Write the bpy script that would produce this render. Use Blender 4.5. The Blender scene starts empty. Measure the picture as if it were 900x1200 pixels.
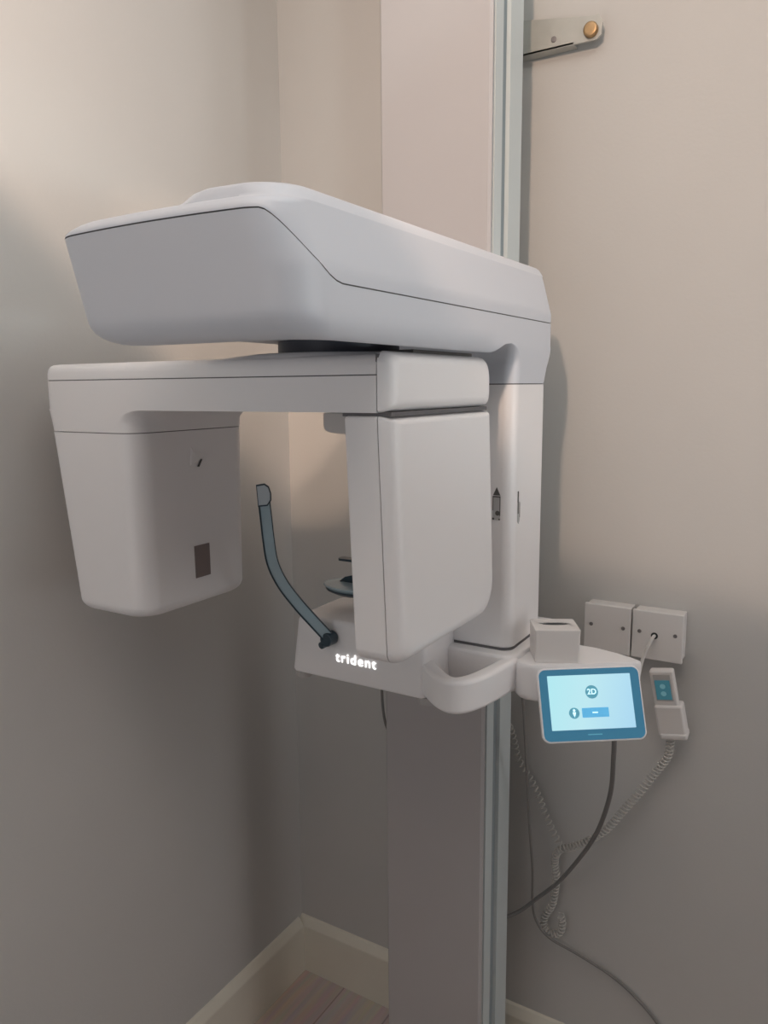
import bpy, bmesh, math, random
from mathutils import Vector, Matrix
C = bpy.context.scene.collection
sc = bpy.context.scene
PI = math.pi
random.seed(4)

# ------------------------------------------------------------------ materials
def mat(name, col, rough=.45, metal=0.0, noise=0.0, nscale=8.0, bump=0.0, bscale=300, emit=None, estr=0.0,
        trans=0.0, coat=0.0, alpha=1.0, spec=.5):
    m = bpy.data.materials.new(name); m.use_nodes = True
    nt = m.node_tree; b = nt.nodes['Principled BSDF']
    b.inputs['Base Color'].default_value = (*col, 1)
    b.inputs['Roughness'].default_value = rough
    b.inputs['Metallic'].default_value = metal
    b.inputs['Coat Weight'].default_value = coat
    b.inputs['Specular IOR Level'].default_value = spec
    b.inputs['Transmission Weight'].default_value = trans
    b.inputs['Alpha'].default_value = alpha
    if emit:
        b.inputs['Emission Color'].default_value = (*emit, 1)
        b.inputs['Emission Strength'].default_value = estr
    tc = nt.nodes.new('ShaderNodeTexCoord')
    if noise:
        n = nt.nodes.new('ShaderNodeTexNoise'); n.inputs['Scale'].default_value = nscale; n.inputs['Detail'].default_value = 4
        nt.links.new(tc.outputs['Object'], n.inputs['Vector'])
        r = nt.nodes.new('ShaderNodeValToRGB')
        r.color_ramp.elements[0].position = .3; r.color_ramp.elements[1].position = .7
        r.color_ramp.elements[0].color = (*[c*(1-noise) for c in col], 1)
        r.color_ramp.elements[1].color = (*[min(1, c*(1+noise)) for c in col], 1)
        nt.links.new(n.outputs['Fac'], r.inputs['Fac']); nt.links.new(r.outputs['Color'], b.inputs['Base Color'])
    if bump:
        n2 = nt.nodes.new('ShaderNodeTexNoise'); n2.inputs['Scale'].default_value = bscale; n2.inputs['Detail'].default_value = 3
        nt.links.new(tc.outputs['Object'], n2.inputs['Vector'])
        bp = nt.nodes.new('ShaderNodeBump'); bp.inputs['Strength'].default_value = bump; bp.inputs['Distance'].default_value = .002
        nt.links.new(n2.outputs['Fac'], bp.inputs['Height']); nt.links.new(bp.outputs['Normal'], b.inputs['Normal'])
    return m

M = {}
M['wall'] = mat('wall_paint', (.595, .585, .568), .8, noise=.02, nscale=2.5, bump=.12, bscale=160, spec=.3)
M['skirt'] = mat('skirting_gloss', (.80, .76, .66), .42, noise=.02)
M['plastic'] = mat('white_plastic', (.90, .885, .89), .36, noise=.008, nscale=3, bump=.02, bscale=900)
M['plastic_matte'] = mat('white_plastic_matte', (.80, .79, .79), .5, noise=.01, nscale=5)
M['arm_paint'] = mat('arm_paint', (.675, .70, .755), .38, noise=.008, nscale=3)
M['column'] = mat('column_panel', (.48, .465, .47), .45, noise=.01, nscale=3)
M['alu'] = mat('anodised_rail', (.60, .655, .66), .55, metal=0, noise=.02)
M['groove'] = mat('rail_groove', (.30, .35, .37), .8, metal=0)
M['seam'] = mat('seam_shadow_gap', (.15, .145, .15), .8, noise=.05)  # dark liner, shade inside the part joints put into its colour
M['black'] = mat('opening_shade', (.03, .035, .04), .5, noise=.05)  # black fill, shade inside the box slot and cable hole put into colour
M['hub'] = mat('hub_dark', (.06, .065, .085), .45, noise=.05)
M['teal'] = mat('smoked_teal_plastic', (.36, .475, .53), .25, noise=.04, nscale=20, coat=.3)
M['teal_dark'] = mat('dark_teal_edge', (.03, .055, .075), .3, noise=.05)
M['pad'] = mat('translucent_grey_pad', (.50, .56, .60), .3, noise=.03)
M['window'] = mat('collimator_window', (.24, .19, .18), .35, noise=.03)
M['steel'] = mat('zinc_plate', (.47, .47, .44), .42, metal=.35, noise=.06, nscale=25)
M['brass'] = mat('brass_bolt', (.42, .28, .15), .4, metal=.85, noise=.15, nscale=90)
M['socket'] = mat('socket_plastic', (.80, .77, .75), .4, noise=.01)
M['screw'] = mat('screw_steel', (.28, .26, .26), .45, metal=.6, noise=.1, nscale=200)
M['cable_white'] = mat('white_cable', (.62, .60, .57), .5, noise=.02)
M['cable_grey'] = mat('grey_cable', (.19, .185, .18), .55, noise=.05)
M['cable_mid'] = mat('mid_grey_cable', (.22, .21, .20), .55, noise=.05)
M['coil'] = mat('coil_cord_plastic', (.60, .575, .54), .5, noise=.03)
M['bezel'] = mat('glow_tinted_bezel', (.035, .13, .22), .3, noise=.03, emit=(.06, .23, .36), estr=.45)  # dark teal bezel with the screen's blue glow put into colour and emission
M['icon'] = mat('screen_icon_teal', (.1, .3, .4), .6, noise=.02, emit=(.06, .22, .29), estr=.9)
M['icon_lt'] = mat('screen_icon_light', (.7, .9, .95), .6, noise=.01, emit=(.55, .86, .95), estr=.95)
M['button'] = mat('screen_button_blue', (.1, .4, .65), .6, noise=.02, emit=(.07, .30, .52), estr=.9)
M['lcd'] = mat('remote_lcd', (.04, .13, .17), .3, noise=.06, nscale=60, emit=(.05, .19, .24), estr=.45)
M['lcd_lt'] = mat('remote_lcd_light', (.3, .5, .55), .4, noise=.03, emit=(.07, .23, .28), estr=.4)
M['logo'] = mat('backlit_logo', (.9, .9, .9), .4, noise=.005, emit=(1, .98, .96), estr=1.6)
M['label'] = mat('silver_label', (.50, .50, .50), .4, noise=.03, nscale=80)
M['label_dark'] = mat('label_print', (.10, .095, .09), .5, noise=.03)
M['ceiling'] = mat('ceiling_paint', (.55, .54, .53), .9, noise=.01)
M['lip'] = mat('grey_plastic', (.50, .48, .47), .45, noise=.02)

def screen_mat():
    m = mat('screen_display', (.5, .8, .9), .3)
    nt = m.node_tree; b = nt.nodes['Principled BSDF']
    tc = nt.nodes.new('ShaderNodeTexCoord'); sep = nt.nodes.new('ShaderNodeSeparateXYZ')
    nt.links.new(tc.outputs['Generated'], sep.inputs[0])
    r = nt.nodes.new('ShaderNodeValToRGB')
    r.color_ramp.elements[0].color = (.50, .93, 1.0, 1); r.color_ramp.elements[1].color = (.46, .78, 1.0, 1)
    e = r.color_ramp.elements.new(.45); e.color = (.58, .92, 1.0, 1)
    nt.links.new(sep.outputs['X'], r.inputs['Fac'])
    nt.links.new(r.outputs['Color'], b.inputs['Emission Color'])
    b.inputs['Emission Strength'].default_value = .85
    b.inputs['Base Color'].default_value = (.04, .05, .06, 1)
    return m
M['screen'] = screen_mat()

def floor_mat():
    m = mat('wood_plank_floor', (.2, .15, .12), .55)
    nt = m.node_tree; b = nt.nodes['Principled BSDF']
    tc = nt.nodes.new('ShaderNodeTexCoord'); mp = nt.nodes.new('ShaderNodeMapping')
    mp.inputs['Rotation'].default_value = (0, 0, PI/2)
    nt.links.new(tc.outputs['Object'], mp.inputs['Vector'])
    br = nt.nodes.new('ShaderNodeTexBrick')
    br.inputs['Scale'].default_value = 1; br.inputs['Brick Width'].default_value = 1.2; br.inputs['Row Height'].default_value = .14
    br.inputs['Mortar Size'].default_value = .002
    br.inputs['Color1'].default_value = (.72, .62, .57, 1); br.inputs['Color2'].default_value = (.68, .58, .53, 1)
    br.inputs['Mortar'].default_value = (.45, .38, .34, 1)
    nt.links.new(mp.outputs[0], br.inputs['Vector'])
    mp2 = nt.nodes.new('ShaderNodeMapping'); mp2.inputs['Scale'].default_value = (40, 3, 1)
    nt.links.new(tc.outputs['Object'], mp2.inputs['Vector'])
    n = nt.nodes.new('ShaderNodeTexNoise'); n.inputs['Scale'].default_value = 1.5; n.inputs['Detail'].default_value = 6
    nt.links.new(mp2.outputs[0], n.inputs['Vector'])
    mx = nt.nodes.new('ShaderNodeMix'); mx.data_type = 'RGBA'; mx.blend_type = 'MULTIPLY'; mx.inputs[0].default_value = .5
    nt.links.new(br.outputs['Color'], mx.inputs[6]); nt.links.new(n.outputs['Color'], mx.inputs[7])
    nt.links.new(mx.outputs[2], b.inputs['Base Color'])
    return m
M['floor'] = floor_mat()

# ------------------------------------------------------------------ mesh helpers
def obj(name, bm, m, parent=None, angle=38, smooth=True):
    bmesh.ops.recalc_face_normals(bm, faces=bm.faces)
    me = bpy.data.meshes.new(name); bm.to_mesh(me); bm.free()
    me.materials.append(m)
    if smooth:
        me.shade_smooth(); me.set_sharp_from_angle(angle=math.radians(angle))
    o = bpy.data.objects.new(name, me); C.objects.link(o)
    if smooth:
        wn = o.modifiers.new('weighted_normal', 'WEIGHTED_NORMAL'); wn.keep_sharp = True; wn.weight = 60
    if parent is not None: attach(o, parent)
    return o
def attach(o, parent):
    # all meshes are written in world coordinates; keep them there under a moved parent
    w = Matrix.Identity(4); p = parent
    while p is not None:
        w = p.matrix_basis @ w if p is not parent else p.matrix_basis.copy()
        p = None
    o.parent = parent
    o.matrix_parent_inverse = world_of(parent).inverted()
def world_of(o):
    if o.parent is None: return o.matrix_basis.copy()
    return world_of(o.parent) @ o.matrix_parent_inverse @ o.matrix_basis
def tag(o, label, cat, group=None):
    o['label'] = label; o['category'] = cat
    if group: o['group'] = group
    return o
def empty(name, loc, label, cat, group=None):
    o = bpy.data.objects.new(name, None); C.objects.link(o); o.location = loc; o.empty_display_size = .05
    return tag(o, label, cat, group)
def struct(o): o['kind'] = 'structure'; return o

def rrect(x0, x1, y0, y1, r, nc=7, ne=1):
    """Rounded rectangle, counter-clockwise from the front-left corner. r: number or (fl, fr, br, bl)."""
    if not isinstance(r, (tuple, list)): r = (r,)*4
    r = [max(1e-5, q) for q in r]
    cs = [((x0+r[0], y0+r[0]), PI, r[0]), ((x1-r[1], y0+r[1]), 1.5*PI, r[1]),
          ((x1-r[2], y1-r[2]), 0, r[2]), ((x0+r[3], y1-r[3]), .5*PI, r[3])]
    pts = []
    for (c, a0, rr) in cs:
        for i in range(nc+1):
            a = a0+.5*PI*i/nc
            pts.append((c[0]+rr*math.cos(a), c[1]+rr*math.sin(a)))
        if ne > 1: pts.append(None)
    if ne > 1:
        out = []; n = len(pts)
        for i, q in enumerate(pts):
            if q is None:
                a = pts[i-1]; b = pts[(i+1) % n]
                for k in range(1, ne):
                    t = k/ne; out.append((a[0]+(b[0]-a[0])*t, a[1]+(b[1]-a[1])*t))
            else: out.append(q)
        pts = out
    return pts
def loft(rings, bm=None, cap0=True, cap1=True, closed=True):
    bm = bm or bmesh.new()
    vs = [[bm.verts.new(p) for p in ring] for ring in rings]
    n = len(vs[0])
    for a, b in zip(vs, vs[1:]):
        for i in range(n if closed else n-1):
            j = (i+1) % n
            bm.faces.new((a[i], a[j], b[j], b[i]))
    if cap0: bm.faces.new(vs[0][::-1])
    if cap1: bm.faces.new(vs[-1])
    return bm
def zr(pts, z): return [(x, y, z) for x, y in pts]
def box(x0, x1, y0, y1, z0, z1, bev=.0, seg=2, bm=None, mtx=None):
    b2 = bmesh.new()
    vs = [b2.verts.new((x, y, z)) for z in (z0, z1) for x, y in ((x0, y0), (x1, y0), (x1, y1), (x0, y1))]
    for f in ((3, 2, 1, 0), (4, 5, 6, 7), (0, 1, 5, 4), (1, 2, 6, 5), (2, 3, 7, 6), (3, 0, 4, 7)):
        b2.faces.new([vs[i] for i in f])
    if bev: bmesh.ops.bevel(b2, geom=b2.edges[:], offset=bev, segments=seg, profile=.5, affect='EDGES')
    if mtx is not None: bmesh.ops.transform(b2, matrix=mtx, verts=b2.verts)
    if bm is None: return b2
    me = bpy.data.meshes.new('t'); b2.to_mesh(me); b2.free(); bm.from_mesh(me); bpy.data.meshes.remove(me)
    return bm
def spline(pts, n=8):
    P = [Vector(p) for p in pts]; P = [2*P[0]-P[1]]+P+[2*P[-1]-P[-2]]
    out = []
    for i in range(1, len(P)-2):
        for k in range(n):
            t = k/n; a, b, c, d = P[i-1:i+3]
            out.append(.5*((2*b)+(c-a)*t+(2*a-5*b+4*c-d)*t*t+(3*b-a-3*c+d)*t**3))
    out.append(P[-2]); return out
def frames(path):
    T = [(path[min(i+1, len(path)-1)]-path[max(i-1, 0)]).normalized() for i in range(len(path))]
    up = Vector((0, 0, 1)) if abs(T[0].z) < .9 else Vector((1, 0, 0))
    N = [(up-T[0]*up.dot(T[0])).normalized()]
    for i in range(1, len(path)):
        v = N[-1]-T[i]*N[-1].dot(T[i]); N.append(v.normalized())
    return T, N
def tube(path, r, seg=8, bm=None):
    T, N = frames(path); rings = []
    for i, p in enumerate(path):
        B = T[i].cross(N[i]); rr = r(i/(len(path)-1)) if callable(r) else r
        rings.append([p+rr*(math.cos(2*PI*k/seg)*N[i]+math.sin(2*PI*k/seg)*B) for k in range(seg)])
    return loft(rings, bm)
def helix(path_pts, R, pitch, n=10, per=9):
    path = spline(path_pts, n)
    L = [0]
    for a, b in zip(path, path[1:]): L.append(L[-1]+(b-a).length)
    T, N = frames(path); out = []; total = L[-1]; steps = int(total/pitch*per); j = 0
    for s in range(steps+1):
        d = total*s/steps
        while j < len(L)-2 and L[j+1] < d: j += 1
        t = (d-L[j])/max(1e-9, L[j+1]-L[j]); p = path[j].lerp(path[j+1], t)
        nn = N[j].lerp(N[j+1], t).normalized(); tt = T[j].lerp(T[j+1], t).normalized(); bb = tt.cross(nn)
        a = 2*PI*s/per; out.append(p+R*(math.cos(a)*nn+math.sin(a)*bb))
    return out
def disc(c, axis, r, h, seg=24, bev=.0, bm=None):
    """cylinder from c along axis; optional chamfer at the far end"""
    axis = Vector(axis).normalized(); u = axis.orthogonal().normalized(); v = axis.cross(u); c = Vector(c)
    ring = lambda rr, d: [c+axis*d+rr*(math.cos(2*PI*k/seg)*u+math.sin(2*PI*k/seg)*v) for k in range(seg)]
    rs = [ring(r, 0), ring(r, h-bev)]
    if bev: rs += [ring(r-bev*.3, h-bev*.3), ring(r-bev, h)]
    return loft(rs, bm)
def text_mesh(body, size, mtx, extrude=.0005, offset=0.0, spacing=1.0):
    cu = bpy.data.curves.new('lettering', 'FONT'); cu.body = body; cu.size = size; cu.extrude = extrude
    cu.offset = offset; cu.align_x = 'CENTER'; cu.align_y = 'CENTER'; cu.space_character = spacing
    t = bpy.data.objects.new('t', cu); C.objects.link(t)
    bpy.context.view_layer.update()
    me = bpy.data.meshes.new_from_object(t.evaluated_get(bpy.context.evaluated_depsgraph_get()))
    bm = bmesh.new(); bm.from_mesh(me); bmesh.ops.transform(bm, matrix=mtx, verts=bm.verts)
    bpy.data.objects.remove(t); bpy.data.curves.remove(cu); bpy.data.meshes.remove(me)
    return bm
def plate(pts2, t, mtx):
    bm = loft([[(x, y, 0) for x, y in pts2], [(x, y, t) for x, y in pts2]])
    bmesh.ops.transform(bm, matrix=mtx, verts=bm.verts); return bm
def frame_mtx(origin, X, Y, Z):
    m = Matrix((X, Y, Z)).transposed().to_4x4(); m.translation = origin; return m

# ------------------------------------------------------------------ camera
f_px, pitch, roll, yaw = 910.25, .16036, -.00877, .54439
cam_pos = Vector((1.13273, -1.44461, 1.49013))
fw = Vector((-math.sin(yaw)*math.cos(pitch), math.cos(yaw)*math.cos(pitch), -math.sin(pitch)))
r0 = Vector((math.cos(yaw), math.sin(yaw), 0)); u0 = r0.cross(fw)
rt = r0*math.cos(roll)+u0*math.sin(roll); up = -r0*math.sin(roll)+u0*math.cos(roll)
cd = bpy.data.cameras.new('camera'); cam = bpy.data.objects.new('camera', cd); C.objects.link(cam)
mw = Matrix((rt, up, -fw)).transposed().to_4x4(); mw.translation = cam_pos
cam.matrix_world = mw
cd.sensor_fit = 'AUTO'; cd.sensor_width = 36; cd.lens = f_px/1200*36
cd.clip_start = .02
sc.camera = cam

# ------------------------------------------------------------------ room
XR, YF, H = 3.2, -3.4, 2.62
struct(obj('floor', box(-.1, XR, YF, .1, -.06, 0), M['floor'], smooth=False))
struct(obj('wall_left', box(-.1, 0, YF, 0, 0, H), M['wall'], smooth=False))
struct(obj('wall_back', box(-.1, XR, 0, .1, 0, H), M['wall'], smooth=False))
struct(obj('ceiling', box(-.1, XR, YF, .1, H, H+.06), M['ceiling'], smooth=False))
def skirting(name, along_x, a, b):
    prof = [(0, 0), (.018, 0), (.018, .122), (.016, .128), (.012, .134), (.008, .142), (.004, .145), (0, .145)]
    if along_x: rings = [[(s, -d, z) for d, z in prof] for s in (a, b)]
    else: rings = [[(d, s, z) for d, z in prof] for s in (a, b)]
    struct(obj(name, loft(rings), M['skirt'], angle=50))
skirting('baseboard_back', True, .0, XR)
skirting('baseboard_left', False, YF, -.018)

# ------------------------------------------------------------------ the panoramic x-ray machine
unit = empty('dental_xray_machine', (.5, -.2, 0),
             'large white panoramic dental x-ray machine on a wall-fixed column in the room corner', 'x-ray machine')

# --- column: front panel plus slotted rail
CX0, CX1, CY0, CY1, CH = .401, .607, -.238, -.112, 2.61
front = [(CX0, -.20), (CX0, CY0+.004), (CX0+.004, CY0), (CX1-.006, CY0), (CX1-.001, CY0+.003), (CX1-.001, -.232), (CX1-.004, -.229), (CX1-.004, -.20)]
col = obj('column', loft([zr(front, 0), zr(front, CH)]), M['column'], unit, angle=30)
rail = [(CX0+.004, CY1), (CX0+.004, -.20), (CX1-.004, -.20), (CX1-.004, -.226), (CX1, -.226), (CX1, -.196), (CX1-.009, -.194),
        (CX1-.009, -.168), (CX1, -.166), (CX1, CY1)]
obj('guide_rail', loft([zr(rail, 0), zr(rail, CH)]), M['alu'], unit, angle=30)
obj('rail_slot', box(CX1-.0088, CX1-.0062, -.1935, -.1685, .0, CH), M['groove'], unit, smooth=False)
# --- wall bracket with brass bolt
br = [(.35, 2.074), (.705, 2.071), (.713, 2.077), (.715, 2.097), (.708, 2.110), (.690, 2.111), (.50, 2.142), (.35, 2.142)]
bm = loft([[(x, -.026, z) for x, z in br], [(x, -.022, z) for x, z in br]])
box(.35, .665, -.026, -.001, 2.072, 2.075, bm=bm)
box(.36, .57, -.115, -.022, 2.075, 2.139, bm=bm)
wb = obj('wall_bracket', bm, M['steel'], unit, angle=30)
bm = disc((.696, -.026, 2.087), (0, -1, 0), .0125, .010, 20, .004)
disc((.696, -.001, 2.087), (0, -1, 0), .006, .028, 12, bm=bm)
obj('bolt', bm, M['brass'], wb)
obj('screw', disc((.630, -.026, 2.087), (0, -1, 0), .005, .002, 12, .0008), M['screw'], wb)

# --- carriage sliding on the column
KX0, KX1, KY0, KY1 = .412, .696, -.345, -.205
zk = [(1.0795, .004), (1.0815, .0012), (1.085, 0), (1.4912, 0)]
obj('carriage', loft([zr(rrect(KX0+i, KX1-i, KY0+i, KY1-i*.2, (.018, .019, .02, .02)), z) for z, i in zk]), M['plastic'], unit)
obj('seam_line', loft([zr(rrect(KX0+.002, KX1-.002, KY0+.002, KY1-.002, .0175), z) for z in (1.489, 1.495)]), M['seam'], unit)
# small stickers on the carriage
def sticker(x0, x1, z0, z1, y, parent, m): return obj('label_sticker', box(x0, x1, y-.0006, y, z0, z1), m, parent, smooth=False)
lab = sticker(.6635, .6755, 1.285, 1.322, KY0, unit, M['label'])
lab['label'] = 'silver printed warning sticker'
tri = loft([[(x, KY0-.0006, z) for x, z in ((.6635, 1.3235), (.6755, 1.3235), (.6695, 1.336))], [(x, KY0, z) for x, z in ((.6635, 1.3235), (.6755, 1.3235), (.6695, 1.336))]])
obj('warning_triangle', tri, M['label_dark'], lab, smooth=False)
bm = box(.6632, .6645, KY0-.0011, KY0-.0007, 1.300, 1.3225)
box(.6632, .6760, KY0-.0011, KY0-.0007, 1.3205, 1.3225, bm=bm)
box(.6748, .6760, KY0-.0011, KY0-.0007, 1.292, 1.3225, bm=bm)
disc((.6715, KY0-.0007, 1.296), (0, -1, 0), .0038, .0005, 14, bm=bm)
disc((.6645, KY0-.0007, 1.287), (0, -1, 0), .0018, .0005, 10, bm=bm)
disc((.6745, KY0-.0007, 1.2865), (0, -1, 0), .0014, .0005, 10, bm=bm)
obj('sticker_print', bm, M['label_dark'], lab, smooth=False)
slot = [(-.326, 1.312), (-.3165, 1.312), (-.3165, 1.292), (-.318, 1.282), (-.322, 1.278), (-.326, 1.282), (-.3265, 1.30)]
so = obj('side_badge', loft([[(KX1-.001, y, z) for y, z in slot], [(KX1+.0007, y, z) for y, z in slot]]), M['label'], unit, smooth=False)
obj('badge_slit', box(KX1-.001, KX1+.0012, -.3258, -.3235, 1.294, 1.329), M['label_dark'], so, smooth=False)
obj('badge_slit', box(KX1-.001, KX1+.0011, -.3192, -.3175, 1.288, 1.310), M['window'], so, smooth=False)

# --- fixed overhead arm (elbow + cover), one outline function for both shells
AX0, AX1, AY0, AY1 = .376, .700, -.884, -.187
def smooth01(t): t = max(0, min(1, t)); return t*t*(3-2*t)
def arm_box(z):
    """bounds of the arm at height z: drafted left side, undercut nose, right side leaning in above the crease"""
    x0a = AX0+max(0, 1.647-z)*.10
    y0a = AY0+max(0, 1.647-z)*.20
    x1a = AX1-max(0, z-1.606)*.23-.0011*smooth01((z-1.603)/.004)
    y1a = AY1-max(0, z-1.606)*.12
    return x0a, x1a, y0a, y1a
NE = 64
def bow(p):
    # gentle forward bow of the nose
    x, y = p
    if y > -.80: return p
    u = (x-.535)/.165
    return (x, y-.012*max(0, 1-u*u)*min(1, (-.80-y)/.05))
def arm_pts(z, e=(0, 0, 0, 0), r=(.045, .040, .022, .022)):
    a, b, c, d = arm_box(z)
    return [bow(q) for q in rrect(a+e[0], b-e[1], c+e[2], d-e[3], r, nc=14, ne=NE)]
base = arm_pts(1.60)
def seam_z(i):
    x, y = base[i]
    t = smooth01(max(0, min(1, ((x-.655)+(y+.8745)-.024)/.092))**.85)
    if x < .55: t = smooth01((y+.80)/.2)
    return 1.6475-(1.6475-1.588)*t
SZ = [seam_z(i) for i in range(len(base))]
def surf_ring(zfun, e=(0, 0, 0, 0)):
    """ring whose height varies along the outline"""
    out = []; cache = {}
    for i in range(len(base)):
        z = zfun(i); k = round(z, 4)
        if k not in cache: cache[k] = arm_pts(k, e)
        x, y = cache[k][i]; out.append((x, y, z))
    return out
def elbow_pts(z, y0, q=1.0):
    t = smooth01((z-1.4928)/(1.5495-1.4928))
    return rrect(KX0, KX1+(AX1-KX1)*t, y0, KY1+(AY1-KY1)*t, (.018*q+.0005, .019*q+.0005, .02, .02), nc=14, ne=NE)
ZB = 1.5350; RF = .032; ZI = 1.5500
rings = []
for k in range(0, 10):
    a = max(0, k-1)/8*PI/2
    z = 1.4928 if k == 0 else ZI-RF+RF*math.sin(a)
    rings.append(zr(elbow_pts(z, KY0-(0 if k == 0 else RF*(1-math.cos(a))), math.cos(a) if k else 1.0), z))
RB = .026
def bottom_ring(k, n=7):
    a = k/n*PI/2; ins = RB*(1-math.sin(a)); z = ZB+RB*(1-math.cos(a))
    p0 = arm_pts(z, (ins*2.0, ins*.5, ins*.9, 0)); p1 = arm_pts(z, (ins*2.0, 0, ins*.9, 0)); out = []
    for (x, y), (x2, y2) in zip(p0, p1):
        w = smooth01((y+.47)/.08) if x > .6 else 0
        lift = .028*smooth01((y+.855)/.13)*smooth01((.56-x)/.10)*math.cos(a)
        lift += max(0, ZI-z)*smooth01((y+.435)/.055)
        out.append((x+(x2-x)*w, y+(y2-y)*w, z+lift))
    return out
b0 = bottom_ring(0)
el = rings[-1]
# recessed underside between the elbow and the rim
rings.append([(e_[0]+(p[0]-e_[0])*.80, e_[1]+(p[1]-e_[1])*.88, max(ZI, p[2])) for e_, p in zip(el, b0)])
for k in range(8): rings.append(bottom_ring(k))
zl = ZB+RB
zlift = [p[2] for p in rings[-1]]
for k in range(1, 13):
    t = k/12
    rings.append(surf_ring(lambda i: zlift[i]+(SZ[i]-.0007-zlift[i])*t))
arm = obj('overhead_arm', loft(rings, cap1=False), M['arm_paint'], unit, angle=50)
e2 = (.0018,)*4
obj('seam_line', loft([surf_ring(lambda i: SZ[i]-.003, e2), surf_ring(lambda i: SZ[i]+.003, e2)], cap0=False, cap1=False), M['seam'], arm)
# cover
ZT = 1.661
rings = []
for t in (0, .1, .2, .30, .38, .55, .75, .9, 1):
    rings.append(surf_ring(lambda i: (SZ[i]+.0007)+(ZT-.006-(SZ[i]+.0007))*t, (.010*t*t, 0, .003*t*t, 0)))
rings.append(zr(arm_pts(ZT-.003, (.018, 0, .006, .0006)), ZT-.003))
rings.append(zr(arm_pts(ZT-.001, (.030, 0, .009, .0012)), ZT-.001))
rings.append(zr(arm_pts(ZT, (.048, 0, .012, .002)), ZT))
def hump(dz, x0, ix, iy):
    a, b, c, d = arm_box(ZT+dz)
    return zr([bow(q) for q in rrect(x0, b-ix, c+iy, d-.002-ix*.4, (.03, .040, .015, .015), nc=14, ne=NE)], ZT+dz)
rings += [hump(.0005, .545, .0003, .0135), hump(.003, .553, .001, .0145), hump(.010, .565, .0035, .0165), hump(.0135, .573, .007, .021), hump(.0155, .584, .014, .030), hump(.0162, .600, .026, .044)]
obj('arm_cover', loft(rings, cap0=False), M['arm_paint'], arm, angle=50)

# --- rotation hub between arm and C-arm
bm = disc((.525, -.555, 1.5265), (0, 0, 1), .082, .0300, 40)
obj('rotation_hub', bm, M['hub'], unit)
bm = box(.47, .665, -.60, -.43, 1.5275, 1.5345, .001)
obj('hub_plate', bm, M['label_dark'], unit)

# --- C-arm beam
BX0, BX1, BY0, BY1 = .069, .667, -.690, -.425
def beam_r(i, z, x1=BX1, x0=BX0, y1=BY1, rr=(.024, .0008, .0008, .02), dx=0.0): return zr(rrect(x0+i*.3, x1, BY0+i, y1-i, rr, nc=7), z)
ct = [(1.5037, 0), (1.513, .0004), (1.519, .002), (1.5235, .005), (1.526, .010), (1.527, .018)]
cbeam = obj('rotating_beam', loft([beam_r(0, 1.4275, .262, .0785, -.445, (.02, .03, .03, .02)),
                                   beam_r(0, 1.4335, .262, .077, -.445, (.02, .03, .03, .02))] +
                                  [beam_r(0, 1.460-.022+.022*math.sin(k/8*PI/2), .262+.022*(1-math.cos(k/8*PI/2)), (.076+(BX0-.076)*k/8), -.445+.02*(k/8)**2,
                                          (.02, .03-.029*(k/8)**2, .03-.029*(k/8)**2, .02)) for k in range(9)] +
                                  [beam_r(0, 1.4603), beam_r(0, 1.4615), beam_r(0, 1.5023)]), M['plastic'], unit, angle=40)
obj('beam_cover', loft([beam_r(i, z) for z, i in ct]), M['plastic'], cbeam, angle=50)
def coll(z, rx0, rx1, ry): return [((.525+(rx0 if math.cos(a) < 0 else rx1)*math.cos(a)), -.552+ry*math.sin(a), z) for a in (2*PI*k/64 for k in range(64))]
obj('hub_collar', loft([coll(1.5225, .250, .136, .131), coll(1.526, .232, .132, .128), coll(1.5305, .16, .125, .122), coll(1.5325, .125, .115, .114), coll(1.5328, .10, .10, .10)]), M['plastic'], cbeam, angle=60)
obj('seam_line', loft([zr(rrect(BX0+.0016, BX1-.0005, BY0+.0016, BY1-.002, (.023, .001, .001, .02)), z) for z in (1.501, 1.505)]), M['seam'], cbeam)
# end cap on the outer end of the beam, rounded on the outside
def yz(x, y0, y1, z0, z1, r): return [(x, y, z) for y, z in rrect(y0, y1, z0, z1, r, nc=8)]
cap = [(.6682, 0), (.674, .0008), (.680, .003), (.6845, .0068), (.687, .0115), (.688, .018)]
obj('beam_end_cap', loft([yz(x, BY0+i, -.408-i, 1.4605+i*.8, 1.530-i*.8, (.004, .010, .022, .014)) for x, i in cap]), M['plastic'], cbeam, angle=50)
obj('seam_line', box(.6655, .6695, BY0+.0016, -.42, 1.462, 1.5265), M['seam'], cbeam, smooth=False)

# --- tube head (x-ray source)
def tube_r(z, i=0.0):
    t = (1.426-z)/.276
    return zr(rrect(.0805+.039*t+i, .263+.004*t-i, BY0+i, -.448-.012*t-i, (.016, .034, .03, .02), nc=9), z)
zs = [1.4262, 1.42, 1.36, 1.30, 1.24, 1.185, 1.170]
rg = [tube_r(z) for z in zs]
for k in range(1, 8):
    a = k/7*PI/2
    rg.append(tube_r(1.170-.018*math.sin(a), .018*(1-math.cos(a))))
tub = obj('tube_head', loft(rg[::-1]), M['plastic'], unit, angle=45)
tub['label'] = 'tapered tube head with small dark window'
obj('seam_line', loft([zr(rrect(.083, .261, BY0+.0016, -.447, .03), z) for z in (1.4245, 1.429)]), M['seam'], tub)
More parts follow.
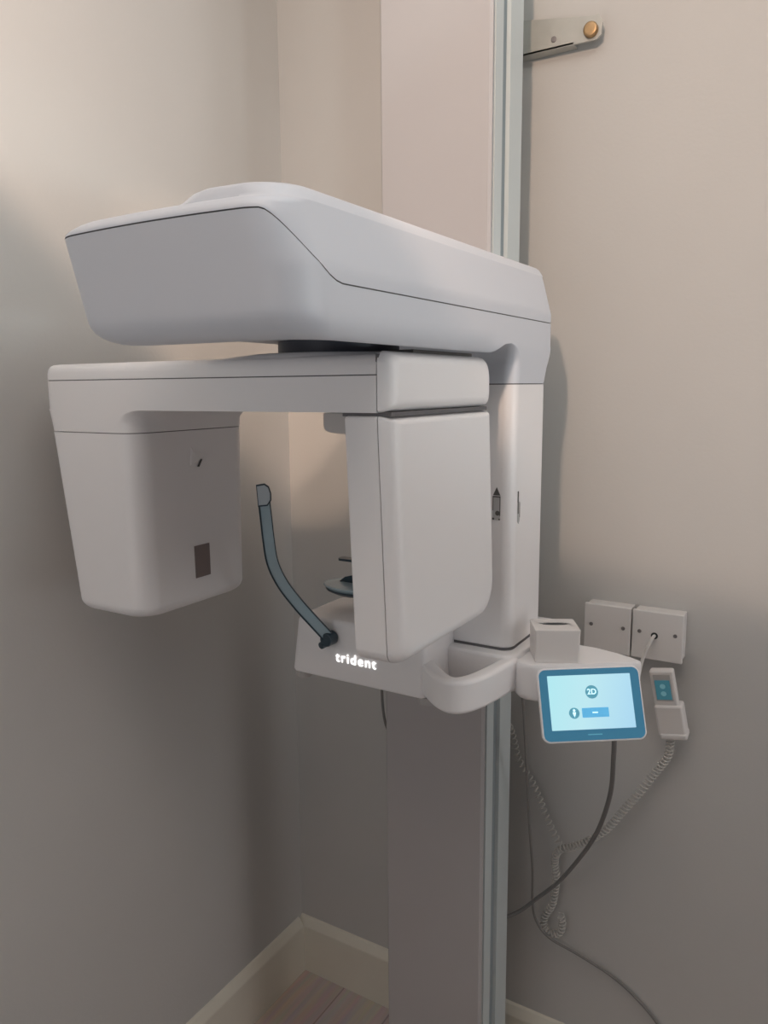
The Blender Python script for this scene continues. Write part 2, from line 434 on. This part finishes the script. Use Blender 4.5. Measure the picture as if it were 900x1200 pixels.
# rear shell edge seen along the left of the head
rg = []
for z in (1.4262, 1.36, 1.30, 1.24, 1.18, 1.160):
    t = (1.426-z)/.276
    rg.append(zr(rrect(.0735+.040*t, .15, BY0+.012, -.46, (.008, .004, .004, .01)), z))
obj('rear_shell', loft(rg[::-1]), M['plastic_matte'], tub)
def xin(z): return .263+.004*(1.426-z)/.276
bm = loft([[(xin(1.245)-.001, y, z) for y, z in ((-.584, 1.196), (-.552, 1.196), (-.552, 1.247), (-.584, 1.247))],
           [(xin(1.22)+.0014, y, z) for y, z in ((-.584, 1.196), (-.552, 1.196), (-.552, 1.247), (-.584, 1.247))]])
obj('collimator_window', bm, M['window'], tub, smooth=False)
bm = loft([[(xin(1.38)-.0005, y, z) for y, z in ((-.583, 1.372), (-.545, 1.385), (-.580, 1.402))], [(xin(1.38)+.0016, y, z) for y, z in ((-.581, 1.374), (-.562, 1.381), (-.577, 1.396))]])
emb = obj('raised_emblem', bm, M['plastic'], tub, smooth=False)
bm = loft([[(xin(1.38)+.001, y, z) for y, z in ((-.568, 1.370), (-.565, 1.3695), (-.5575, 1.3805), (-.560, 1.381))], [(xin(1.38)+.0024, y, z) for y, z in ((-.568, 1.370), (-.565, 1.3695), (-.5575, 1.3805), (-.560, 1.381))]])
obj('emblem_mark', bm, M['label_dark'], emb, smooth=False)

# --- sensor head
def shear(x, z): return x+(1.457-z)*.030
def sens(x, i, y0=BY0, y1=-.405, m=0.0):
    pts = []
    for y, z in rrect(y0+i, y1-i, 1.1605+i*.8, 1.4565-i*.5, (.016, .045, .004, .004), nc=8):
        pts.append((shear(x, z), y+(1.457-z)*.012, z))
    return pts
sh = obj('sensor_head', loft([sens(.6205, .005), sens(.6225, .0015), sens(.626, 0), sens(.6672, 0)]), M['plastic'], unit, angle=45)
obj('outer_shell', loft([sens(.6684, 0), sens(.674, .0012), sens(.6805, .0042), sens(.685, .009), sens(.6874, .015), sens(.688, .022)]), M['plastic'], sh, angle=50)
obj('seam_line', loft([sens(.6655, .0016), sens(.670, .0016)]), M['seam'], sh)
obj('hanger_gap', box(.618, .684, BY0+.004, -.42, 1.4560, 1.4612), M['seam'], sh, smooth=False)
lipp = [(.583, 1.459), (.583, 1.444), (.585, 1.439), (.590, 1.436), (.625, 1.433), (.625, 1.459)]
obj('sensor_lip', loft([[(x, -.676, z) for x, z in lipp], [(x, -.50, z) for x, z in lipp]]), M['lip'], sh, angle=30)

# --- chin support body under the carriage
def slab(z, i=0): return zr(rrect(.405+i, .713-i, -.366+i, -.14, (.02, .026, .02, .02), nc=9), z)
sup = obj('support_base', loft([slab(1.012, .012), slab(1.016, .004), slab(1.022), slab(1.070), slab(1.0745, .0012), slab(1.0765, .004)]), M['plastic'], unit, angle=50)
obj('seam_line', loft([zr(rrect(KX0+.0015, KX1-.0015, KY0+.0015, KY1, .0175), z) for z in (1.075, 1.0805)]), M['seam'], sup)
def chin_r(z, i=0, f=0):
    t = (z-1.017)/.1
    return zr(rrect(.343+.012*t+i, .600-.004*t-i, -.449+.004*t+i, -.30, (.012, .01, .004, .03), nc=7), z)
cs = obj('chin_support', loft([chin_r(1.014, .006), chin_r(1.0155, .002), chin_r(1.019), chin_r(1.105), chin_r(1.110, .0015), chin_r(1.1135, .005), chin_r(1.1145, .010)]), M['plastic'], unit, angle=50)
mt = frame_mtx(Vector((.4735, -.4485, 1.0550)), Vector((1, 0, 0)), Vector((0, -.04, 1)).normalized(), Vector((0, -1, -.04)).normalized())
lt = obj('logo_lettering', text_mesh('trident', .0238, mt, .0006, -.0001, 1.16), M['logo'], cs, smooth=False)
lt['label'] = 'glowing white lettering reading trident'
obj('underside_knob', disc((.356, -.430, 1.0145), (0, 0, -1), .014, .013, 18, .004), M['lip'], cs)
obj('underside_knob', disc((.594, -.428, 1.0145), (0, 0, -1), .015, .013, 18, .004), M['lip'], cs)

# chin rest: smoked bowl on a white post
bm = disc((.446, -.385, 1.113), (0, 0, 1), .009, .036, 16)
post = obj('chin_post', bm, M['plastic'], unit)
def bowl(z, rx, ry): return [(.432+rx*math.cos(2*PI*k/36), -.385+ry*math.sin(2*PI*k/36), z) for k in range(36)]
chin = obj('chin_rest', loft([bowl(1.145, .012, .010), bowl(1.147, .03, .022), bowl(1.153, .050, .034), bowl(1.1605, .057, .040), bowl(1.1625, .056, .039), bowl(1.160, .045, .031)]), M['teal'], unit, angle=60)
chin['label'] = 'smoked teal plastic chin cup'
obj('cup_edge', loft([bowl(1.1440, .020, .015), bowl(1.1455, .033, .0245), bowl(1.1515, .0515, .0355), bowl(1.1545, .0535, .0370), bowl(1.1545, .045, .03)]), M['teal_dark'], chin)
bk = [(.392, 1.160), (.404, 1.169), (.425, 1.175), (.44, 1.176), (.466, 1.172), (.472, 1.160)]
obj('cup_ridge', loft([[(x, -.372, z) for x, z in bk], [(x, -.365, z-.001) for x, z in bk]]), M['teal_dark'], chin, angle=30)
# bite rod, mostly behind the sensor head
bm = tube(spline([(.452, -.375, 1.113), (.455, -.376, 1.17), (.447, -.377, 1.20)], 6), .004, 10)
rod = obj('bite_rod', bm, M['plastic'], unit)
pts = rrect(-.030, .016, -.009, .009, .006, nc=5)
obj('bite_block', loft([zr([(.430+x, -.38+y) for x, y in pts], 1.2005), zr([(.430+x, -.38+y) for x, y in pts], 1.2045)]), M['teal_dark'], rod)
# temple support: bent smoked strap with a dark edge, pad and knob
path = spline([(.428, -.460, 1.093), (.413, -.475, 1.119), (.394, -.49, 1.149), (.380, -.51, 1.185), (.3735, -.525, 1.221), (.371, -.53, 1.259), (.368, -.53, 1.288), (.365, -.53, 1.316)], 8)
vdir = (Vector((.39, -.49, 1.2))-cam_pos).normalized()
def strap(w0, w1, t, off=0.0, bm=None):
    n = Vector((.55, -.80, .1)).normalized()
    rings = []
    for i, p in enumerate(path):
        T = (path[min(i+1, len(path)-1)]-path[max(i-1, 0)]).normalized(); s = T.cross(n).normalized(); nn = s.cross(T)
        w = w0+(w1-w0)*i/(len(path)-1)
        c = p+s*off
        rings.append([c+s*w/2-nn*t/2, c+s*w/2+nn*t/2, c-s*w/2+nn*t/2, c-s*w/2-nn*t/2])
    return loft(rings, bm)
tm = obj('temple_support', strap(.0165, .0145, .006), M['teal'], unit, angle=30)
tm['label'] = 'bent smoked teal head support strap'
w = strap(.0026, .0024, .0075, -.0088); obj('strap_edge', w, M['teal_dark'], tm, angle=30)
bm = strap(.0012, .0010, .0072, .0082); obj('strap_edge', bm, M['teal_dark'], tm, angle=30)
# pad
tp = path[-1]; pn = Vector((.55, -.80, .1)).normalized(); pu = Vector((-.10, 0, 1)).normalized(); px = pn.cross(pu).normalized() * -1
pad = [(-.0105, -.006), (.004, -.006), (.0105, .002), (.0115, .013), (.009, .024), (.003, .029), (-.0100, .028)]
def padm(s, t0, t1):
    return loft([[tp+px*(x*s)+pu*(.0105+(y-.0105)*s)+pn*t for x, y in pad] for t in (t0, t1)])
obj('temple_pad', padm(.86, -.004, .0052), M['pad'], tm, angle=30)
obj('pad_rim', padm(1.0, -.006, .0035), M['teal_dark'], tm, angle=30)
bm = disc((.4285, -.4475, 1.0875), (0, -1, 0), .0115, .020, 20, .003)
disc((.4225, -.452, 1.079), (-.3, -1, -.2), .006, .016, 14, .002, bm=bm)
kn = obj('adjust_knob', bm, M['teal_dark'], tm)

# --- grab handle loop on the right
hp = spline([(.560, -.390, 1.047), (.589, -.423, 1.046), (.617, -.451, 1.046), (.641, -.470, 1.046), (.660, -.477, 1.046), (.674, -.466, 1.046), (.686, -.440, 1.047), (.695, -.40, 1.048), (.700, -.362, 1.048), (.701, -.33, 1.048)], 8)
rings = []
for i, p in enumerate(hp):
    T = (hp[min(i+1, len(hp)-1)]-hp[max(i-1, 0)]); T.z = 0; T.normalize(); s = Vector((T.y, -T.x, 0))
    ring = []
    for a, z in rrect(-.0120, .0120, -.026, .0250, .0070, nc=4):
        ring.append(p+s*a*(1-.25*(z < -.01)*0)+Vector((0, 0, z)))
    rings.append(ring)
gh = obj('grab_handle', loft(rings), M['plastic'], unit, angle=50)

# --- control panel arm and tray
tray = [(.703, -.352), (.716, -.366), (.740, -.366), (.80, -.325), (.845, -.292), (.872, -.272), (.878, -.262), (.864, -.254), (.838, -.244), (.80, -.235), (.75, -.234), (.715, -.25), (.703, -.27)]
ctr = Vector((.79, -.30))
def trr(z, k): return [(ctr.x+(x-ctr.x)*k, ctr.y+(y-ctr.y)*k, z) for x, y in tray]
bm = loft([trr(1.010, .86), trr(1.014, .94), trr(1.022, .985), trr(1.058, 1), trr(1.0655, .995), trr(1.069, .975), trr(1.070, .95)])
pan = obj('control_panel', bm, M['plastic'], unit, angle=45)
pan['label'] = 'control panel tray with tilted lit touch screen'
dy, dt = .625, .433
dX = Vector((math.cos(dy), math.sin(dy), 0)); n0 = Vector((math.sin(dy), -math.cos(dy), 0))
dY = Vector((0, 0, 1))*math.cos(dt)-n0*math.sin(dt); dZ = n0*math.cos(dt)+Vector((0, 0, 1))*math.sin(dt)
DM = frame_mtx(Vector((.825, -.34, 1.017)), dX, dY, dZ)
W2, H2 = .0795, .0545
def dring(i, z, r=.012): return [(x, y, z) for x, y in rrect(-W2+i, W2-i, -H2+i, H2-i, r, nc=7)]
bm = loft([dring(.022, -.030), dring(.010, -.026), dring(.002, -.010), dring(0, -.004), dring(0, 0), dring(.0006, .0012), dring(.0022, .0016)])
bmesh.ops.transform(bm, matrix=DM, verts=bm.verts)
obj('screen_housing', bm, M['plastic'], pan, angle=50)
def dplate(name, pts, z, t, m): return obj(name, plate(pts, t, DM @ Matrix.Translation((0, 0, z))), m, pan, smooth=False)
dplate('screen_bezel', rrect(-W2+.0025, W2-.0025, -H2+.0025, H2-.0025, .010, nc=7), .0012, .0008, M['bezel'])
dplate('screen', rrect(-.0645, .0635, -.0365, .0430, .0006, nc=2), .0020, .0004, M['screen'])
def circ(cx, cy, r, n=32): return [(cx+r*math.cos(2*PI*k/n), cy+r*math.sin(2*PI*k/n)) for k in range(n)]
ic = dplate('mode_icon', circ(.0015, .0175, .0098), .0024, .0002, M['icon'])
o = obj('icon_lettering', text_mesh('2D', .0115, DM @ Matrix.Translation((.0015, .0175, .0028)), .0001, .0002), M['icon_lt'], pan, smooth=False)
dplate('patient_icon', circ(-.0285, -.0125, .0080), .0024, .0002, M['icon'])
bm = plate(circ(-.0285, -.0085, .0019, 14), .0003, DM @ Matrix.Translation((0, 0, .0027)))
b2 = plate([(-.0310, -.0110), (-.0260, -.0110), (-.0265, -.0140), (-.0285, -.0185), (-.0305, -.0140)], .0003, DM @ Matrix.Translation((0, 0, .0027)))
me = bpy.data.meshes.new('t'); b2.to_mesh(me); b2.free(); bm.from_mesh(me); bpy.data.meshes.remove(me)
obj('patient_glyph', bm, M['icon_lt'], pan, smooth=False)
dplate('start_button', rrect(-.0165, .0245, -.0195, -.0055, .001, nc=2), .0024, .0002, M['button'])
dplate('button_glyph', rrect(-.0008, .0078, -.0134, -.0116, .0006, nc=2), .0027, .0002, M['icon_lt'])
dplate('maker_mark', rrect(-.011, .011, -.0446, -.0432, .0006, nc=2), .0020, .0003, M['icon'])

# ------------------------------------------------------------------ little white box with a slot, on the tray
tb = empty('slotted_box', (.760, -.312, 1.070), 'small white square box with a dark slot on top beside the touch screen', 'box')
bx = Vector((math.cos(.50), math.sin(.50), 0)); by = Vector((-math.sin(.50), math.cos(.50), 0))
BM_ = frame_mtx(Vector((.7555, -.312, 1.0705)), bx, by, Vector((0, 0, 1)))
bw, bd, bh = .0345, .0300, .052
bm = bmesh.new(); NB = 28
ot = lambda k, z, i=0: [(x, y, z) for x, y in rrect(-bw*k+i, bw*k-i, -bd*k+i, bd*k-i, .003, nc=6)]
hole = lambda z, s=1: [(s*.0225*math.cos(2*PI*(k+.5)/NB+PI+PI/4), .004+s*.0078*math.sin(2*PI*(k+.5)/NB+PI+PI/4), z) for k in range(NB)]
bm = loft([ot(.96, 0), ot(.965, .001), ot(1.0, bh-.001), ot(1.0, bh, .001), hole(bh), hole(bh-.012, .98)], cap0=True, cap1=True)
bmesh.ops.transform(bm, matrix=BM_, verts=bm.verts)
obj('box_body', bm, M['socket'], tb, angle=40)
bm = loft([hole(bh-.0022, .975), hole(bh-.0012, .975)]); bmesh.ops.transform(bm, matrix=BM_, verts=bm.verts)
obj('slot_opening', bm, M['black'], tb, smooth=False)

# ------------------------------------------------------------------ wall socket plates
def outlet(x0, x1, label, hole=None):
    t = empty('wall_socket', ((x0+x1)/2, 0, 1.035), label, 'wall socket', 'blank socket boxes on the wall beside the machine')
    obj('back_box', box(x0+.002, x1-.002, -.034, 0, .998, 1.084, .002), M['socket'], t)
    z0, z1 = .9960, 1.0865
    obj('face_plate', box(x0, x1, -.042, -.0345, z0, z1, .0022, 3), M['socket'], t)
    zc = 1.047
    for sx in (x0+.0135, x1-.0135):
        obj('screw', disc((sx, -.0415, zc), (0, -1, 0), .0036, .0016, 14, .0006), M['screw'], t)
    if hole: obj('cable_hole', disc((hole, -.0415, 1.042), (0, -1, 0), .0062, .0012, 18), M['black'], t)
outlet(.7225, .8085, 'left blank white wall plate with two screws, no cable')
outlet(.8110, .9000, 'right white wall plate with a white cable leaving its hole', .851)

# ------------------------------------------------------------------ exposure remote in its wall cradle
rm = empty('exposure_remote', (.878, 0, .84), 'white handheld exposure remote with small blue display in a wall cradle', 'remote control')
rY = Vector((-.17, -.12, 1)).normalized(); rX = Vector((1, .02, .17)); rX = (rX-rY*rX.dot(rY)).normalized(); rZ = rX.cross(rY)
RM = frame_mtx(Vector((.8800, -.050, .9245)), rX, rY, rZ)
def rbox(name, x0, x1, y0, y1, z0, z1, bev, m, parent=rm):
    b = box(x0, x1, y0, y1, z0, z1, bev, 3, mtx=RM); return obj(name, b, m, parent, angle=50)
rbox('handset', -.0210, .0205, -.012, .065, -.008, .010, .004, M['socket'])
rbox('display_recess', -.0150, .0145, .008, .0585, .0095, .0107, .0006, M['lip'])
hs = rbox('display', -.0135, .0125, .0105, .0480, .0103, .0115, .0006, M['lcd'])
bm = plate(circ(-.0005, .0365, .0048, 16), .0003, RM @ Matrix.Translation((0, 0, .0116)))
obj('display_symbol', bm, M['lcd_lt'], hs, smooth=False)
bm = plate(circ(-.0005, .0225, .0048, 16), .0003, RM @ Matrix.Translation((0, 0, .0116)))
obj('display_symbol', bm, M['lcd_lt'], hs, smooth=False)
rbox('cradle', -.0215, .0275, -.0615, -.0005, -.014, .014, .005, M['socket'])
rbox('cradle_lip', -.0185, .0285, -.0660, -.0540, -.014, .016, .004, M['socket'])
b = box(.866, .896, -.052, 0, .872, .905, .003); obj('wall_mount', b, M['socket'], rm)

# ------------------------------------------------------------------ cables
def cable(name, pts, r, m, label, n=8, parent=None):
    o = obj(name, tube(spline(pts, n), r, 8), m, None)
    return tag(o, label, 'cable')
cable('power_cable', [(.846, -.285, .985), (.846, -.28, .939), (.841, -.26, .897), (.827, -.21, .818), (.807, -.17, .745), (.784, -.14, .681), (.75, -.11, .611), (.704, -.09, .533), (.659, -.08, .476), (.623, -.085, .436), (.59, -.105, .419)], .0040, M['cable_grey'],
      'thick dark grey cable curving from under the touch screen to the column')
cable('thin_cord', [(.664, -.21, 1.014), (.663, -.2, .95), (.663, -.19, .903), (.655, -.15, .784), (.644, -.1, .652), (.643, -.07, .525), (.638, -.05, .434), (.646, -.04, .388), (.671, -.03, .356), (.724, -.015, .331), (.79, -.006, .304), (.838, -.005, .277), (.885, -.005, .236), (.93, -.006, .17)], .0026, M['cable_mid'],
      'thin straight grey cord hanging beside the column down to the skirting')
cable('socket_cable', [(.851, -.0425, 1.042), (.851, -.056, 1.042), (.846, -.066, 1.030), (.841, -.070, 1.014), (.838, -.078, .998), (.838, -.095, .980), (.838, -.13, .965), (.835, -.20, .975), (.832, -.272, .99)], .0030, M['cable_white'],
      'short white cable arching from the right wall plate to the touch screen')
cable('column_dark_line', [(.3970, -.2445, 1.013), (.3970, -.2440, .95), (.3975, -.241, .885), (.3965, -.225, .835), (.3965, -.19, .80), (.3965, -.13, .77)], .0026, M['cable_grey'],  # thin dark tube down the left front edge of the column
      'short thin dark line down the left edge of the column')
A = [(.888, -.040, .856), (.883, -.034, .815), (.862, -.03, .776), (.838, -.04, .735), (.81, -.045, .691), (.784, -.05, .65), (.749, -.05, .613), (.717, -.045, .587), (.687, -.04, .567)]
B = [(.675, -.03, .531), (.678, -.025, .495), (.675, -.022, .461), (.669, -.02, .426), (.655, -.02, .396), (.652, -.02, .374), (.665, -.02, .360), (.684, -.02, .366), (.692, -.02, .388), (.688, -.021, .412)]
D = [(.690, -.03, .565), (.675, -.03, .588), (.662, -.03, .612), (.649, -.025, .632), (.634, -.022, .662), (.616, -.02, .692), (.590, -.02, .728), (.580, -.02, .762), (.572, -.03, .80), (.572, -.08, .83), (.575, -.108, .84)]
bm = tube(helix(A+B, .0066, .0080), .0017, 5)
co = obj('coiled_cord', bm, M['coil'], None, angle=80)
tag(co, 'pale coiled cord hanging from the exposure remote and looping down the wall', 'cable')
bm = tube(helix(D, .0060, .0115), .0016, 5)
obj('cord_return', bm, M['coil'], co, angle=80)

# ------------------------------------------------------------------ light
def spot(name, loc, target, power, col, size, blend, rad):
    l = bpy.data.lights.new(name, 'SPOT'); l.energy = power; l.color = col; l.spot_size = math.radians(size); l.spot_blend = blend; l.shadow_soft_size = rad
    o = bpy.data.objects.new(name, l); C.objects.link(o); o.location = loc
    o.rotation_euler = (Vector(target)-Vector(loc)).to_track_quat('-Z', 'Y').to_euler(); return o
def area(name, loc, target, power, col, sx, sy, spread=180):
    l = bpy.data.lights.new(name, 'AREA'); l.shape = 'RECTANGLE'; l.size = sx; l.size_y = sy; l.energy = power; l.color = col; l.spread = math.radians(spread)
    o = bpy.data.objects.new(name, l); C.objects.link(o); o.location = loc
    o.rotation_euler = (Vector(target)-Vector(loc)).to_track_quat('-Z', 'Y').to_euler(); return o
def upcone(name, loc, az, cut, power, col, blend, rad, size=164):
    """wide spot whose lower edge is `cut` degrees below level, facing azimuth az (0 = +y, + = toward -x)"""
    el = math.radians(size/2-cut); a = math.radians(az)
    d = Vector((-math.sin(a)*math.cos(el), math.cos(a)*math.cos(el), math.sin(el)))
    return spot(name, loc, Vector(loc)+d, power, col, size, blend, rad)
def planecone(name, loc, grad, fwd, power, col, blend, rad, size=178):
    # wide lamp whose lower cut-off is the plane z = c - gx x - gy y through its position
    n = Vector((grad[0], grad[1], 1)).normalized(); h = Vector((*fwd, 0)); h = (h-n*n.dot(h)).normalized()
    a = math.radians(90-size/2)
    return spot(name, loc, Vector(loc)+n*math.cos(a)+h*math.sin(a), power, col, size, blend, rad)
def aim(az, el):
    a, e = math.radians(az), math.radians(el)
    return Vector((-math.sin(a)*math.cos(e), math.cos(a)*math.cos(e), math.sin(e)))
planecone('warm_lamp', (.92, -1.5, 2.264), (.14, .79), (-.15, 1), 33, (1, .72, .545), .03, .04)
planecone('cool_fill', (2.9, -1.0, 1.217+.40-.406), (.14, .40), (-1, .2), 27, (.90, .98, 1.0), .05, .10)  # added cool fill from the far right for left wall and side faces
spot('corner_fill', (.42, -1.3, 2.28), Vector((.42, -1.3, 2.28))+aim(15, -29.5), 30, (1, .72, .53), 21, .2, .03)  # added warm spot that brightens the corner wall behind the beam
spot('left_wall_fill', (.55, -2.0, 1.9), Vector((.55, -2.0, 1.9))+aim(28, -5), 19, (.86, 1, .98), 24, .55, .05)  # added spot that brightens only the left wall
planecone('upper_wall_fill', (1.2, -1.0, 2.5), (-.6, .1), (-1, .3), 7, (.92, 1, .97), .05, .06)  # added wash for the upper left and back walls
area('side_fill', (2.6, -.32, 1.4), (.3, -.36, 1.3), 4.0, (1, .98, .98), .5, 1.5, 140)
area('front_fill', (.45, -2.0, 1.35), (.45, -.6, 1.3), 2.5, (1, .99, 1), .8, .8)
area('overhead_fill', (.9, -1.1, 2.58), (.9, -1.1, 0), 4.6, (.84, .94, 1.0), 1.2, 1.2)  # added soft overhead fill that brightens upward faces
w = bpy.data.worlds.new('world'); sc.world = w; w.use_nodes = True
bg = w.node_tree.nodes['Background']; bg.inputs['Color'].default_value = (.95, .95, 1, 1); bg.inputs['Strength'].default_value = .045

sc.view_settings.view_transform = 'Standard'
sc.view_settings.look = 'None'
sc.view_settings.exposure = 0
